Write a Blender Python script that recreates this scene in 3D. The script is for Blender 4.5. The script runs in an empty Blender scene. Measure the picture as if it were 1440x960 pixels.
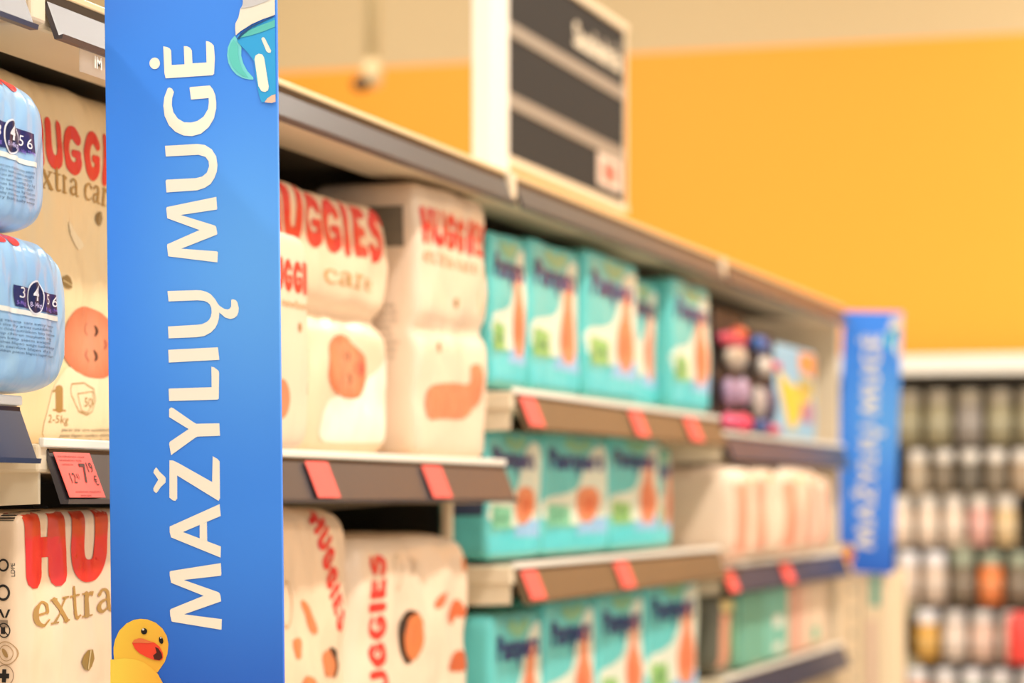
import bpy, bmesh, math, random
from mathutils import Vector, Matrix, noise
from mathutils.geometry import delaunay_2d_cdt
from mathutils.bvhtree import BVHTree
C = bpy.context.scene.collection
R = math.radians
random.seed(7)

def lin(r, g, b, a=1.0):
    f = lambda c: (c/255/12.92) if c/255 <= 0.04045 else ((c/255+0.055)/1.055)**2.4
    return (f(r), f(g), f(b), a)

# ---------------------------------------------------------------- camera
FPX = 3600.0                       # focal length in pixels of the 1440 px wide frame
YAW = R(17.43)
cam = bpy.data.cameras.new('camera'); cam_o = bpy.data.objects.new('camera', cam); C.objects.link(cam_o)
cam.sensor_width = 36; cam.lens = FPX/1440*36
cam.shift_y = 220/1440
cam_o.location = (0, 0, 1.3); cam_o.rotation_euler = (R(90), 0, YAW)
cam.dof.use_dof = True; cam.dof.focus_distance = 2.13; cam.dof.aperture_fstop = 4.4
cam.clip_start = 0.05
bpy.context.scene.camera = cam_o
# ---------------------------------------------------------------- world, lights, exposure
vs = bpy.context.scene.view_settings
vs.view_transform = 'Standard'; vs.look = 'None'; vs.gamma = 1; vs.use_curve_mapping = False
vs.exposure = 0.06
w = bpy.data.worlds.new('world'); bpy.context.scene.world = w; w.use_nodes = True
w.node_tree.nodes['Background'].inputs[0].default_value = (1.0, 0.93, 0.84, 1)
w.node_tree.nodes['Background'].inputs[1].default_value = 1.0
LAMPS = [(0.45, y) for y in (-1.6, 0.6, 2.8, 5.0)] + [(-3.2, y) for y in (0.5, 3.5, 6.4)] + [(0.45, 6.9), (3.6, 2.0), (3.6, 6.0)]  # the lamp closest to the orange wall is added to brighten that wall
LAMP_W = 58

CAM = Vector((0, 0, 1.3)); FW = Vector((-math.sin(YAW), math.cos(YAW), 0)); RT = Vector((math.cos(YAW), math.sin(YAW), 0))
def ray(px, py): return FW + RT*((px-720)/FPX) + Vector((0, 0, (700-py)/FPX))
def hitX(px, py, X): d = ray(px, py); return CAM + d*(X/d.x)
def hitY(px, py, Y): d = ray(px, py); return CAM + d*(Y/d.y)
def YX(px, X): return hitX(px, 700, X).y          # where the line of sight of a column meets the plane x = X
def XY(px, Y): return hitY(px, 700, Y).x
def hit(px, py, p0, n): d = ray(px, py); return CAM + d*((p0-CAM).dot(n)/d.dot(n))

# ---------------------------------------------------------------- materials
def mat(name, col, rough=0.5, metal=0.0, bump=0.0, bscale=20, var=0.0, vscale=6, spec=0.5, trans=0.0, alpha=1.0, coat=0.0, emit=0):
    m = bpy.data.materials.new(name); m.use_nodes = True; nt = m.node_tree; b = nt.nodes['Principled BSDF']
    c = lin(*col)
    b.inputs['Base Color'].default_value = c
    b.inputs['Roughness'].default_value = rough; b.inputs['Metallic'].default_value = metal
    b.inputs['Specular IOR Level'].default_value = spec
    b.inputs['Transmission Weight'].default_value = trans; b.inputs['Alpha'].default_value = alpha
    b.inputs['Coat Weight'].default_value = coat
    if emit:
        b.inputs['Emission Color'].default_value = c; b.inputs['Emission Strength'].default_value = emit
    tc = nt.nodes.new('ShaderNodeTexCoord')
    if var > 0:
        n = nt.nodes.new('ShaderNodeTexNoise'); n.inputs['Scale'].default_value = vscale; n.inputs['Detail'].default_value = 3
        nt.links.new(tc.outputs['Object'], n.inputs['Vector'])
        mx = nt.nodes.new('ShaderNodeMix'); mx.data_type = 'RGBA'
        mx.inputs['A'].default_value = tuple(x*(1-var) for x in c[:3])+(1,)
        mx.inputs['B'].default_value = tuple(min(1, x*(1+var)) for x in c[:3])+(1,)
        nt.links.new(n.outputs['Fac'], mx.inputs['Factor']); nt.links.new(mx.outputs['Result'], b.inputs['Base Color'])
    if bump > 0:
        n = nt.nodes.new('ShaderNodeTexNoise'); n.inputs['Scale'].default_value = bscale; n.inputs['Detail'].default_value = 2
        n.inputs['Distortion'].default_value = 0.6
        nt.links.new(tc.outputs['Object'], n.inputs['Vector'])
        bp = nt.nodes.new('ShaderNodeBump'); bp.inputs['Strength'].default_value = bump; bp.inputs['Distance'].default_value = 0.01
        nt.links.new(n.outputs['Fac'], bp.inputs['Height']); nt.links.new(bp.outputs['Normal'], b.inputs['Normal'])
    return m

def film(name, col, rough, k):
    m = mat(name, col, rough); nt = m.node_tree; b = nt.nodes['Principled BSDF']
    if k:
        tc = nt.nodes.new('ShaderNodeTexCoord'); last = None
        for ty, sc, st, ds, stretch in (('RIDGED_MULTIFRACTAL', 7.0, .55*k, .012, (1, 1, .55)), ('FBM', 26.0, .35*k, .006, (1.3, 1, .4))):
            mp = nt.nodes.new('ShaderNodeMapping'); mp.inputs['Scale'].default_value = stretch; nt.links.new(tc.outputs['Object'], mp.inputs[0])
            n = nt.nodes.new('ShaderNodeTexNoise'); n.noise_type = ty; n.inputs['Scale'].default_value = sc; n.inputs['Detail'].default_value = 2
            n.inputs['Distortion'].default_value = .7; nt.links.new(mp.outputs[0], n.inputs['Vector'])
            bp = nt.nodes.new('ShaderNodeBump'); bp.inputs['Strength'].default_value = st; bp.inputs['Distance'].default_value = ds
            nt.links.new(n.outputs['Fac'], bp.inputs['Height'])
            if last: nt.links.new(last.outputs['Normal'], bp.inputs['Normal'])
            last = bp
        nt.links.new(last.outputs['Normal'], b.inputs['Normal'])
    return m
def ink_mat(name, rough, bump):
    m = film(name, (255, 255, 255), rough, bump); nt = m.node_tree
    a = nt.nodes.new('ShaderNodeAttribute'); a.attribute_name = 'Col'
    nt.links.new(a.outputs['Color'], nt.nodes['Principled BSDF'].inputs['Base Color'])
    return m

CREAM = film('cream_film', (241, 211, 180), 0.36, 1)
CREAM2 = film('cream_film_pale', (240, 214, 188), 0.36, 1)
TAN = film('tan_film', (244, 218, 172), 0.34, .9)
TEAL = film('teal_film', (100, 200, 198), 0.38, .8)
PALEBLUE = film('pale_blue_film', (156, 194, 226), 0.28, 1.3)
PINKF = film('pink_cream_film', (244, 216, 190), 0.38, .8)
BLACKF = mat('black_card', (24, 22, 26), 0.5)
INK = ink_mat('printed_ink', 0.36, 1)
INKF = ink_mat('printed_flat_ink', 0.42, 0.0)
METAL = mat('cream_painted_steel', (232, 212, 182), 0.42, var=0.03)
TOPM = mat('glossy_cream_top', (228, 205, 165), 0.25, var=0.03)
DARK = mat('shaded_back_panel', (24, 21, 18), 0.6, var=0.15)  # shade inside the bays painted into the panel as near-black
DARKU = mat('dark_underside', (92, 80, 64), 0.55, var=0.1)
RAILG = mat('grey_rail_plastic', (72, 67, 70), 0.34, var=0.08, vscale=12)
RAILB = mat('brown_rail_strip', (112, 89, 63), 0.45, var=0.1, vscale=9)
RAILN = mat('blue_grey_rail_plastic', (52, 57, 76), 0.38, var=0.2, vscale=8)
BLACKP = mat('black_plastic', (18, 17, 18), 0.4)
WHITEP = mat('white_plastic', (244, 238, 226), 0.4, var=0.02)
CLEAR = mat('clear_plastic', (235, 235, 235), 0.12, alpha=0.14)
REDTAG = mat('red_price_paper', (250, 96, 88), 0.5, var=0.04, vscale=30)
BOARD = mat('charcoal_board', (34, 29, 24), 0.85, var=0.06)

# ---------------------------------------------------------------- object helpers
def link(name, me, m=None, parent=None):
    o = bpy.data.objects.new(name, me); C.objects.link(o)
    if m is not None and me is not None: me.materials.append(m)
    if parent is not None: o.parent = parent
    return o
def tag(o, label=None, cat=None, group=None, kind=None):
    if label: o['label'] = label
    if cat: o['category'] = cat
    if group: o['group'] = group
    if kind: o['kind'] = kind
    return o
def empty(name, loc=(0, 0, 0), rz=0):
    o = bpy.data.objects.new(name, None); o.empty_display_size = 0.05; C.objects.link(o)
    o.location = loc; o.rotation_euler = (0, 0, rz); return o
def bxs(boxes, bev=0.0):
    bm = bmesh.new()
    for (x0, x1, y0, y1, z0, z1) in boxes:
        r = bmesh.ops.create_cube(bm, size=1)
        for v in r['verts']:
            v.co = Vector(((x0+x1)/2+v.co.x*(x1-x0), (y0+y1)/2+v.co.y*(y1-y0), (z0+z1)/2+v.co.z*(z1-z0)))
    if bev > 0: bmesh.ops.bevel(bm, geom=list(bm.edges), offset=bev, segments=2, affect='EDGES', profile=0.5)
    return bm
def fin(name, bm, m, parent=None, smooth=False):
    me = bpy.data.meshes.new(name)
    bmesh.ops.recalc_face_normals(bm, faces=bm.faces)
    bm.to_mesh(me); bm.free()
    if smooth: me.polygons.foreach_set('use_smooth', [True]*len(me.polygons))
    return link(name, me, m, parent)
def lathe(prof, n=24, cx=0, cy=0):
    bm = bmesh.new(); rings = []
    for r, z in prof:
        rings.append([bm.verts.new((cx+r*math.cos(2*math.pi*i/n), cy+r*math.sin(2*math.pi*i/n), z)) for i in range(n)])
    for a, b in zip(rings, rings[1:]):
        for i in range(n): bm.faces.new((a[i], a[(i+1) % n], b[(i+1) % n], b[i]))
    bm.faces.new(rings[0][::-1]); bm.faces.new(rings[-1])
    return bm
def prism_y(prof, y0, y1):           # (x, z) outline pulled along y
    bm = bmesh.new()
    a = [bm.verts.new((x, y0, z)) for x, z in prof]; b = [bm.verts.new((x, y1, z)) for x, z in prof]
    n = len(prof)
    bm.faces.new(a); bm.faces.new(b[::-1])
    for i in range(n): bm.faces.new((a[i], b[i], b[(i+1) % n], a[(i+1) % n]))
    return bm

# ---------------------------------------------------------------- flat prints: polygons in 2-D, filled, coloured, laid on a surface
def fill(polys, step=None):
    vs, fs = [], []
    for p in polys:
        if sum(p[i-1][0]*p[i][1]-p[i][0]*p[i-1][1] for i in range(len(p))) < 0: p = p[::-1]
        s = len(vs); vs += [Vector((float(x), float(y))) for x, y in p]; fs.append(list(range(s, len(vs))))
    if step:
        # refine outlines
        vs2, fs2 = [], []
        for f in fs:
            s = len(vs2)
            for k in range(len(f)):
                a, b = vs[f[k]], vs[f[(k+1) % len(f)]]; n = max(1, min(60, int((b-a).length/step)))
                for t in range(n): vs2.append(a.lerp(b, t/n))
            fs2.append(list(range(s, len(vs2))))
        vs, fs = vs2, fs2
        x0 = min(v.x for v in vs); x1 = max(v.x for v in vs); y0 = min(v.y for v in vs); y1 = max(v.y for v in vs)
        nx, ny = int((x1-x0)/step), int((y1-y0)/step)
        for i in range(1, nx+1):
            for j in range(1, ny+1):
                vs.append(Vector((x0+(i-.5+0.13*math.sin(j*7.1))*step, y0+(j-.5+0.13*math.sin(i*5.3))*step)))
    r = delaunay_2d_cdt(vs, [], fs, 1, 1e-7)
    return [tuple(v) for v in r[0]], [tuple(f) for f, o in zip(r[2], r[5]) if o]   # keeps the counters of letters open
def smooth_poly(p, n=4):
    out = []; N = len(p)
    for i in range(N):
        P = [Vector(p[(i+k-1) % N]) for k in range(4)]
        for t in range(n): out.append(tuple(cr(P, t/n)))
    return out
def cr(P, t):
    return 0.5*((2*P[1]) + (P[2]-P[0])*t + (2*P[0]-5*P[1]+4*P[2]-P[3])*t*t + (3*P[1]-P[0]-3*P[2]+P[3])*t**3)
def stroke(pts, n=6, cap=True):
    P = [Vector(p) for p in pts]
    if len(P) > 2:
        Q = [P[0]*2-P[1]] + P + [P[-1]*2-P[-2]]; S = []
        for i in range(len(P)-1):
            for t in range(n): S.append(cr(Q[i:i+4], t/n))
        S.append(P[-1])
    else: S = P
    L, Rr = [], []
    for i, s in enumerate(S):
        d = (S[min(i+1, len(S)-1)]-S[max(i-1, 0)]); d = Vector((d.x, d.y)); d.normalize(); nn = Vector((-d.y, d.x))
        c = Vector((s.x, s.y)); L.append(tuple(c+nn*s.z/2)); Rr.append(tuple(c-nn*s.z/2))
    polys = []
    for i in range(len(S)-1): polys.append([L[i], Rr[i], Rr[i+1], L[i+1]])
    if cap:
        for s in (S[0], S[-1]): polys.append(disc(s.x, s.y, s.z/2, s.z/2, 10))
    return polys
def disc(x, y, rx, ry=None, n=24, rot=0):
    ry = rx if ry is None else ry
    return [(x+rx*math.cos(a)*math.cos(rot)-ry*math.sin(a)*math.sin(rot), y+rx*math.cos(a)*math.sin(rot)+ry*math.sin(a)*math.cos(rot)) for a in [2*math.pi*i/n for i in range(n)]]
def ring(x, y, r, wd, ry=None, n=24):
    ry = ry or r; P = []
    for i in range(n):
        a, b = 2*math.pi*i/n, 2*math.pi*(i+1)/n
        P.append([(x+(r-wd/2)*math.cos(a), y+(ry-wd/2)*math.sin(a)), (x+(r+wd/2)*math.cos(a), y+(ry+wd/2)*math.sin(a)),
                  (x+(r+wd/2)*math.cos(b), y+(ry+wd/2)*math.sin(b)), (x+(r-wd/2)*math.cos(b), y+(ry-wd/2)*math.sin(b))])
    return P
def rect(x0, y0, x1, y1): return [(x0, y0), (x1, y0), (x1, y1), (x0, y1)]

FAT = {'H': (.86, [[(.18, .1, .3), (.16, .9, .3)], [(.66, .1, .3), (.64, .9, .3)], [(.2, .48, .26), (.64, .48, .26)]]),
 'U': (.84, [[(.17, .9, .28), (.17, .4, .28), (.26, .17, .3), (.44, .12, .3), (.6, .2, .28), (.66, .4, .26), (.65, .9, .28)]]),
 'G': (.9, [[(.7, .74, .24), (.5, .87, .27), (.28, .78, .28), (.17, .5, .3), (.27, .2, .3), (.5, .12, .28), (.7, .22, .26), (.7, .42, .22)], [(.5, .44, .16), (.74, .44, .16)]]),
 'I': (.42, [[(.19, .1, .3), (.19, .9, .3)]]),
 'E': (.72, [[(.18, .12, .28), (.18, .88, .28)], [(.2, .12, .22), (.58, .12, .22)], [(.2, .5, .2), (.52, .5, .2)], [(.2, .88, .22), (.58, .88, .22)]]),
 'S': (.76, [[(.62, .78, .22), (.42, .88, .24), (.2, .78, .26), (.2, .6, .26), (.42, .5, .26), (.6, .38, .26), (.58, .18, .26), (.36, .11, .24), (.12, .22, .22)]])}
SERIF = {'e': (.86, [[(.1, .5, .08), (.7, .52, .08)], [(.7, .52, .15), (.66, .82, .13), (.42, .97, .09), (.16, .8, .18), (.09, .5, .21), (.17, .2, .18), (.44, .04, .1), (.78, .2, .06)]]),
 'x': (.88, [[(.12, .97, .2), (.7, .04, .2)], [(.12, .04, .08), (.68, .96, .08)], [(-.04, .97, .07), (.28, .97, .07)], [(.52, .97, .07), (.82, .97, .07)], [(-.02, .03, .07), (.28, .03, .07)], [(.5, .03, .07), (.86, .03, .07)]]),
 't': (.62, [[(.26, 1.35, .1), (.27, .9, .18), (.27, .25, .2), (.36, .04, .14), (.58, .12, .06)], [(.0, .95, .08), (.54, .95, .08)]]),
 'r': (.68, [[(.22, .95, .19), (.22, .04, .19)], [(.0, .03, .07), (.46, .03, .07)], [(.02, .95, .07), (.22, .95, .07)], [(.24, .68, .08), (.38, .92, .12), (.56, .88, .2)]]),
 'a': (.84, [[(.56, .56, .08), (.24, .45, .13), (.14, .22, .19), (.3, .06, .12), (.55, .22, .07)], [(.16, .78, .15), (.34, .96, .1), (.56, .8, .17), (.58, .22, .18), (.68, .04, .1), (.8, .08, .05)]]),
 'c': (.8, [[(.68, .76, .17), (.48, .96, .09), (.18, .8, .17), (.09, .5, .21), (.17, .2, .18), (.44, .04, .1), (.74, .2, .06)]]),
 '1': (.5, [[(.26, .05, .26), (.26, 1.0, .26)], [(.02, .03, .08), (.5, .03, .08)], [(.02, .82, .08), (.26, .98, .1)]]),
 ' ': (.4, [])}
def glyphs(font, s, track=0.02):
    x = 0; polys = []
    for ch in s:
        wd, st = font[ch]
        for k in st:
            for p in stroke(k, cap=(font is FAT or k[0][2] > .14)): polys.append([(x+a, b) for a, b in p])
        x += wd+track
    return polys, x
_tc = {}
def btext(s, off=0.0):                   # Blender's own font; x from 0, cap height 1
    if (s, off) not in _tc:
        c = bpy.data.curves.new('t', 'FONT'); c.body = s; c.size = 1; c.offset = off; c.resolution_u = 3
        o = bpy.data.objects.new('t', c); C.objects.link(o); bpy.context.view_layer.update()
        me = bpy.data.meshes.new_from_object(o.evaluated_get(bpy.context.evaluated_depsgraph_get()))
        v = [(p.co.x, p.co.y) for p in me.vertices]; f = [tuple(p.vertices) for p in me.polygons]
        bpy.data.objects.remove(o); bpy.data.curves.remove(c); bpy.data.meshes.remove(me)
        x0 = min(p[0] for p in v); x1 = max(p[0] for p in v)
        v = [((a-x0)/0.69, b/0.69) for a, b in v]
        _tc[(s, off)] = (v, f, (x1-x0)/0.69)
    return _tc[(s, off)]

class Print:
    """gathers coloured flat shapes, then lays them on a surface with place(x, y, layer)"""
    def __init__(s): s.v = []; s.f = []; s.c = []; s.l = []
    def add(s, verts, faces, col, layer=0):
        b = len(s.v); s.v += verts; s.f += [tuple(i+b for i in f) for f in faces]
        for p in verts: s.c.append(lin(*(col(p[0], p[1]) if callable(col) else col))); s.l.append(layer)
    def poly(s, polys, col, layer=0, step=None):
        if polys and not isinstance(polys[0], list): polys = [polys]
        v, f = fill(polys, step); s.add(v, f, col, layer)
    def font(s, font, txt, x, y, h, wd, col, layer=0, rot=0, slant=0, step=None, track=.02):
        P, W = glyphs(font, txt, track); sx = wd/W
        ca, sa = math.cos(rot), math.sin(rot); Q = []
        for p in P:
            q = []
            for a, b in p:
                a, b = a*sx, b*h+slant*a*sx; q.append((x+a*ca-b*sa, y+a*sa+b*ca))
            Q.append(q)
        s.poly(Q, col, layer, step)
    def text(s, txt, x, y, h, col, layer=0, wd=None, rot=0, slant=0, off=0.0):
        v, f, W = btext(txt, off); sx = (wd/W) if wd else h
        ca, sa = math.cos(rot), math.sin(rot); q = []
        for a, b in v:
            a, b = a*sx, b*h+slant*a*sx; q.append((x+a*ca-b*sa, y+a*sa+b*ca))
        s.add(q, f, col, layer)
    def build(s, name, place, parent=None, m=None, fine=.005):
        me = bpy.data.meshes.new(name); bm = bmesh.new(); cl = bm.verts.layers.float_color.new('Col')
        for p, l, c in zip(s.v, s.l, s.c):
            v = bm.verts.new((p[0], p[1], l)); v[cl] = c
        bm.verts.ensure_lookup_table()
        for f in s.f:
            try: bm.faces.new([bm.verts[i] for i in f])
            except ValueError: pass
        if m is INK:                     # film print: fine enough to follow the creases
            bmesh.ops.triangulate(bm, faces=bm.faces)
            for _ in range(6):
                es = [e for e in bm.edges if e.calc_length() > fine]
                if not es: break
                bmesh.ops.subdivide_edges(bm, edges=es, cuts=1); bmesh.ops.triangulate(bm, faces=[f for f in bm.faces if len(f.verts) > 3])
        for v in bm.verts: v.co = place(v.co.x, v.co.y, round(v.co.z))
        bm.to_mesh(me); bm.free(); me.polygons.foreach_set('use_smooth', [True]*len(me.polygons))
        return link(name, me, m or INKF, parent)

# ---------------------------------------------------------------- soft packs
class Pack:
    """film pack: width along local x, depth y (front is -y), height z, rounded like a superellipsoid, creased"""
    def __init__(s, name, Y0, Y1, X, Z0, Z1, depth=.14, p=7, m=CREAM, amp=.003, seed=0, crease=None, cd=.012, yaw=0, label='', cat='nappy pack', group=None, n=22, tilt=0, taper=0, fold=0):
        s.fold = fold
        s.W, s.D, s.H, s.p, s.amp, s.sd = Y1-Y0, depth, Z1-Z0, p, amp, Vector((seed*3.7, seed*1.9, seed*5.1))
        s.crease, s.cd, s.taper = crease, cd, taper
        s.t = empty(name, (X-depth/2, (Y0+Y1)/2, Z0), R(90)+yaw); s.t.rotation_euler.x = tilt
        tag(s.t, label, cat, group)
        s.mw = Matrix.Translation(s.t.location) @ s.t.rotation_euler.to_matrix().to_4x4(); s.mi = s.mw.inverted()
        bm = bmesh.new(); bmesh.ops.create_cube(bm, size=2)
        bmesh.ops.subdivide_edges(bm, edges=list(bm.edges), cuts=n, use_grid_fill=True)
        for v in bm.verts:
            a, b, c = v.co; k = (abs(a)**p+abs(b)**p+abs(c)**p)**(1/p)
            v.co = s.shape(a/k, b/k, c/k)
        s.bvh = BVHTree.FromBMesh(bm)
        s.body = fin('wrapper' if amp > 0 else 'carton', bm, m, s.t, smooth=True)
    def shape(s, a, b, c):
        t = 1 - s.taper*(c+1)/2
        q = Vector((a*s.W/2*t, b*s.D/2*(1-s.taper*.5*(c+1)), (c+1)*s.H/2))
        if s.amp:
            n1 = noise.noise(q*14+s.sd); n2 = noise.noise(Vector((q.x*40, q.y*40, q.z*14))+s.sd*2)
            e = min(1, max(0, (c+1)*2.5))
            q += Vector((a*.5*n1, b*(n1+.35*n2), .6*n1*c))*s.amp*e
            if s.fold: q.y -= b*s.fold*e*(abs(noise.noise(Vector((q.x*38+q.z*12, 0, q.z*9))+s.sd))+.6*abs(noise.noise(Vector((q.x*70-q.z*22, 3, q.z*16))+s.sd)))
        if s.crease:
            for z in (s.crease if isinstance(s.crease, (list, tuple)) else [s.crease]):
                g = math.exp(-((q.z-z-.03*(q.x/s.W)*s.H)/.011)**2); q.y -= b*s.cd*g
        return q
    def front(s, x, z, l=0):
        p = s.p; a, c = x/(s.W/2), z*2/s.H-1
        if s.taper: a /= 1 - s.taper*(c+1)/2
        r = 1-abs(a)**p-abs(c)**p
        if r < .001:
            k = (.999/(abs(a)**p+abs(c)**p))**(1/p); a, c = a*k, c*k; r = .001
        q = s.shape(a, -r**(1/p), c); h = s.bvh.ray_cast(Vector((q.x, -1, q.z)), Vector((0, 1, 0)))[0]
        if h: q = h
        q.y -= .0007+.0003*l; return q
    def left(s, y, z, l=0):
        p = s.p; b, c = y/(s.D/2), z*2/s.H-1; r = max(.001, 1-abs(b)**p-abs(c)**p)
        q = s.shape(-r**(1/p), max(-.99, min(.99, b)), c); h = s.bvh.ray_cast(Vector((-1, q.y, q.z)), Vector((1, 0, 0)))[0]
        if h: q = h
        q.x -= .0007+.0003*l; return q
    def px(s, x, y):                       # a point of the photograph on this pack's front plane, in local metres
        p0 = s.mw @ Vector((0, -s.D/2, s.H/2)); n = (s.mw.to_3x3() @ Vector((0, -1, 0)))
        q = s.mi @ hit(x, y, p0, n); return (q.x, q.z)
    def pxl(s, x, y):
        p0 = s.mw @ Vector((-s.W/2, 0, s.H/2)); n = (s.mw.to_3x3() @ Vector((-1, 0, 0)))
        q = s.mi @ hit(x, y, p0, n); return (q.y, q.z)

RED = (232, 52, 48); GOLD = (176, 136, 76); SKIN = (226, 138, 104); NAVY = (38, 34, 88)

# ================================================================ SETTING
def struct(name, bm, m): o = fin(name, bm, m); o['kind'] = 'structure'; return o
def wall_material():
    m = mat('painted_wall', (255, 172, 40), 0.6, bump=.05, bscale=60); nt = m.node_tree; b = nt.nodes['Principled BSDF']
    tc = nt.nodes.new('ShaderNodeTexCoord'); sp = nt.nodes.new('ShaderNodeSeparateXYZ'); nt.links.new(tc.outputs['Object'], sp.inputs[0])
    g = nt.nodes.new('ShaderNodeMath'); g.operation = 'GREATER_THAN'; g.inputs[1].default_value = 2.84; nt.links.new(sp.outputs['Z'], g.inputs[0])
    mx = nt.nodes.new('ShaderNodeMix'); mx.data_type = 'RGBA'; mx.inputs['A'].default_value = lin(255, 166, 46); mx.inputs['B'].default_value = lin(208, 184, 140)
    nt.links.new(g.outputs[0], mx.inputs['Factor']); nt.links.new(mx.outputs['Result'], b.inputs['Base Color']); return m
def floor_material():
    m = mat('floor_tiles', (200, 192, 178), 0.3); nt = m.node_tree; b = nt.nodes['Principled BSDF']
    tc = nt.nodes.new('ShaderNodeTexCoord'); br = nt.nodes.new('ShaderNodeTexBrick'); br.offset = 0
    br.inputs['Scale'].default_value = 1; br.inputs['Brick Width'].default_value = .6; br.inputs['Row Height'].default_value = .6; br.inputs['Mortar Size'].default_value = .003
    br.inputs['Color1'].default_value = lin(205, 196, 180); br.inputs['Color2'].default_value = lin(198, 190, 175); br.inputs['Mortar'].default_value = lin(150, 142, 130)
    nt.links.new(tc.outputs['Object'], br.inputs['Vector']); nt.links.new(br.outputs['Color'], b.inputs['Base Color']); return m
struct('floor', bxs([(-9, 6, -4, 8.7, -.1, 0)]), floor_material())
struct('ceiling', bxs([(-9, 6, -4, 8.7, 4.2, 4.3)]), mat('ceiling_paint', (225, 215, 195), .8, var=.02))
struct('wall_back', bxs([(-9, 6, 8.6, 8.7, 0, 4.2)]), wall_material())
struct('wall_left', bxs([(-9.1, -9, -4, 8.7, 0, 4.2)]), mat('wall_paint', (214, 196, 160), .7, var=.02))

LAMP_AT = ['behind the camera in this aisle', 'above the camera in this aisle', 'above the big blue sign', 'above the far end of this aisle', 'nearest in the row behind the shelving', 'middle one of the row behind the shelving', 'farthest in the row behind the shelving', 'added near the orange wall in this aisle to brighten it', 'nearer one on the far right', 'farther one on the far right']
for i, (x, y) in enumerate(LAMPS):
    t = tag(empty('ceiling_light', (x, y, 4.2)), 'long white ceiling light, '+LAMP_AT[i], 'lamp', 'ceiling lights above the aisles')
    fin('housing', bxs([(-.12, .12, -.8, .8, -.06, 0)], .01), WHITEP, t)
    fin('diffuser', bxs([(-.1, .1, -.77, .77, -.075, -.061)]), mat('lit_diffuser', (255, 246, 228), .5, emit=3), t)
    L = bpy.data.lights.new('lamp_light', 'AREA'); L.shape = 'RECTANGLE'; L.size = .2; L.size_y = 1.5; L.energy = LAMP_W; L.color = (1, .95, .87)
    lo = bpy.data.objects.new('lamp_light', L); C.objects.link(lo); lo.parent = t; lo.location = (0, 0, -.09)

# ================================================================ LONG GONDOLA
XF = -1.007
BAYS = [(.62, 1.87, [1.378, 1.0], RAILN), (1.87, 3.174, [1.345, .985], RAILG), (3.174, 4.424, [1.44, 1.21, .925], RAILB), (4.424, 5.674, [1.415, 1.178, .975], RAILN)]
WHERE = ['nearest shelving bay with pale blue packs, cut by left edge', 'shelving bay right behind the big blue sign, cream packs', 'shelving bay filled with teal packs under the black board', 'farthest shelving bay beside the small blurred blue sign']
CNAME = None
def rail_bm(y0, y1, z, h=.042, dx=.017):
    return prism_y([(XF+.001, z), (XF+dx, z-h), (XF+dx+.004, z-h+.001), (XF+dx+.003, z-h-.003), (XF+dx-.004, z-h-.003), (XF-.003, z)], y0, y1)
tops = []
for bi, (y0, y1, shelves, rm) in enumerate(BAYS):
    b = tag(empty('shelving_bay', (0, 0, 0)), WHERE[bi], 'shelving')
    b.location = (-1.25, (y0+y1)/2, 0); ox, oy = 1.25, -(y0+y1)/2
    def put(name, bm, m, parent=b):
        bmesh.ops.translate(bm, verts=bm.verts, vec=(ox, oy, 0)); return fin(name, bm, m, parent)
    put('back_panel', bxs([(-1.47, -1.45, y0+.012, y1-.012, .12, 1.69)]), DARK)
    put('upright', bxs([(-1.45, -1.41, y0+.003, y0+.03, 0, 1.69)], .002), METAL)
    put('plinth', bxs([(-1.45, -1.02, y0+.01, y1-.005, 0, .11)], .004), METAL)
    for z in shelves+[.66 if bi != 1 else .62, .36, .13]:
        sh = put('shelf', bxs([(-1.448, XF, y0+.032, y1-.003, z-.024, z)], .003), METAL)
        for yy, dd in ((y0+.038, 1), (y1-.006, 1)):
            put('bracket', prism_y([(XF-.004, z-.001), (XF-.004, z-.05), (-1.06, z-.052), (-1.16, z-.052), (-1.44, z-.075), (-1.44, z-.001)], yy, yy+.004), METAL, sh)
        put('shelf_lip', bxs([(XF-.002, XF+.004, y0+.034, y1-.003, z-.003, z+.005)], .0015), WHITEP, sh)
        put('rail_channel', bxs([(XF-.001, XF+.002, y0+.046, y1-.004, z-.012, z-.004)]), BLACKP, sh)
        put('price_rail', rail_bm(y0+.045, y1-.003, z-.005), rm, sh)
    # canopy
    cz = 1.722
    cn = put('canopy', bxs([(-1.46, XF-.02, y0+.004, y1-.004, cz-.004, cz)], .0015), TOPM)
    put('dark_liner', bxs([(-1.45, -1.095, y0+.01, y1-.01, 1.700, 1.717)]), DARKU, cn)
    put('front_channel', bxs([(-1.095, XF, y0+.006, y1-.006, 1.688, 1.7175)], .004), METAL, cn)
    put('edge_trim', bxs([(XF-.02, XF+.004, y0+.01, y1-.004, cz-.003, cz+.004)], .0015), TOPM, cn)
    put('rail_shadow_gap', bxs([(XF, XF+.003, y0+.03, y1-.004, cz-.011, cz-.003)]), BLACKP, cn)
    put('price_rail', rail_bm(y0+.04, y1-.002, cz-.005, .034, .014), RAILG, cn)
    put('joint_cap', bxs([(XF-.008, XF+.008, y0+.004, y0+.03, 1.69, 1.7255)], .003), METAL, cn)
# end panel
tag(fin('end_panel', bxs([(-1.47, -1.02, 5.685, 5.705, 0, 1.72)], .003), METAL), 'cream steel end panel closing the far end of the shelving', 'panel')
tag(fin('shelf_strut', bxs([(-.006, .006, -.008, .008, 0, .345)], .002), METAL), 'slim cream vertical strut between shelves beside first teal pack', 'strut').location = (XY(629, 3.165), 3.165, .992)
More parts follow.
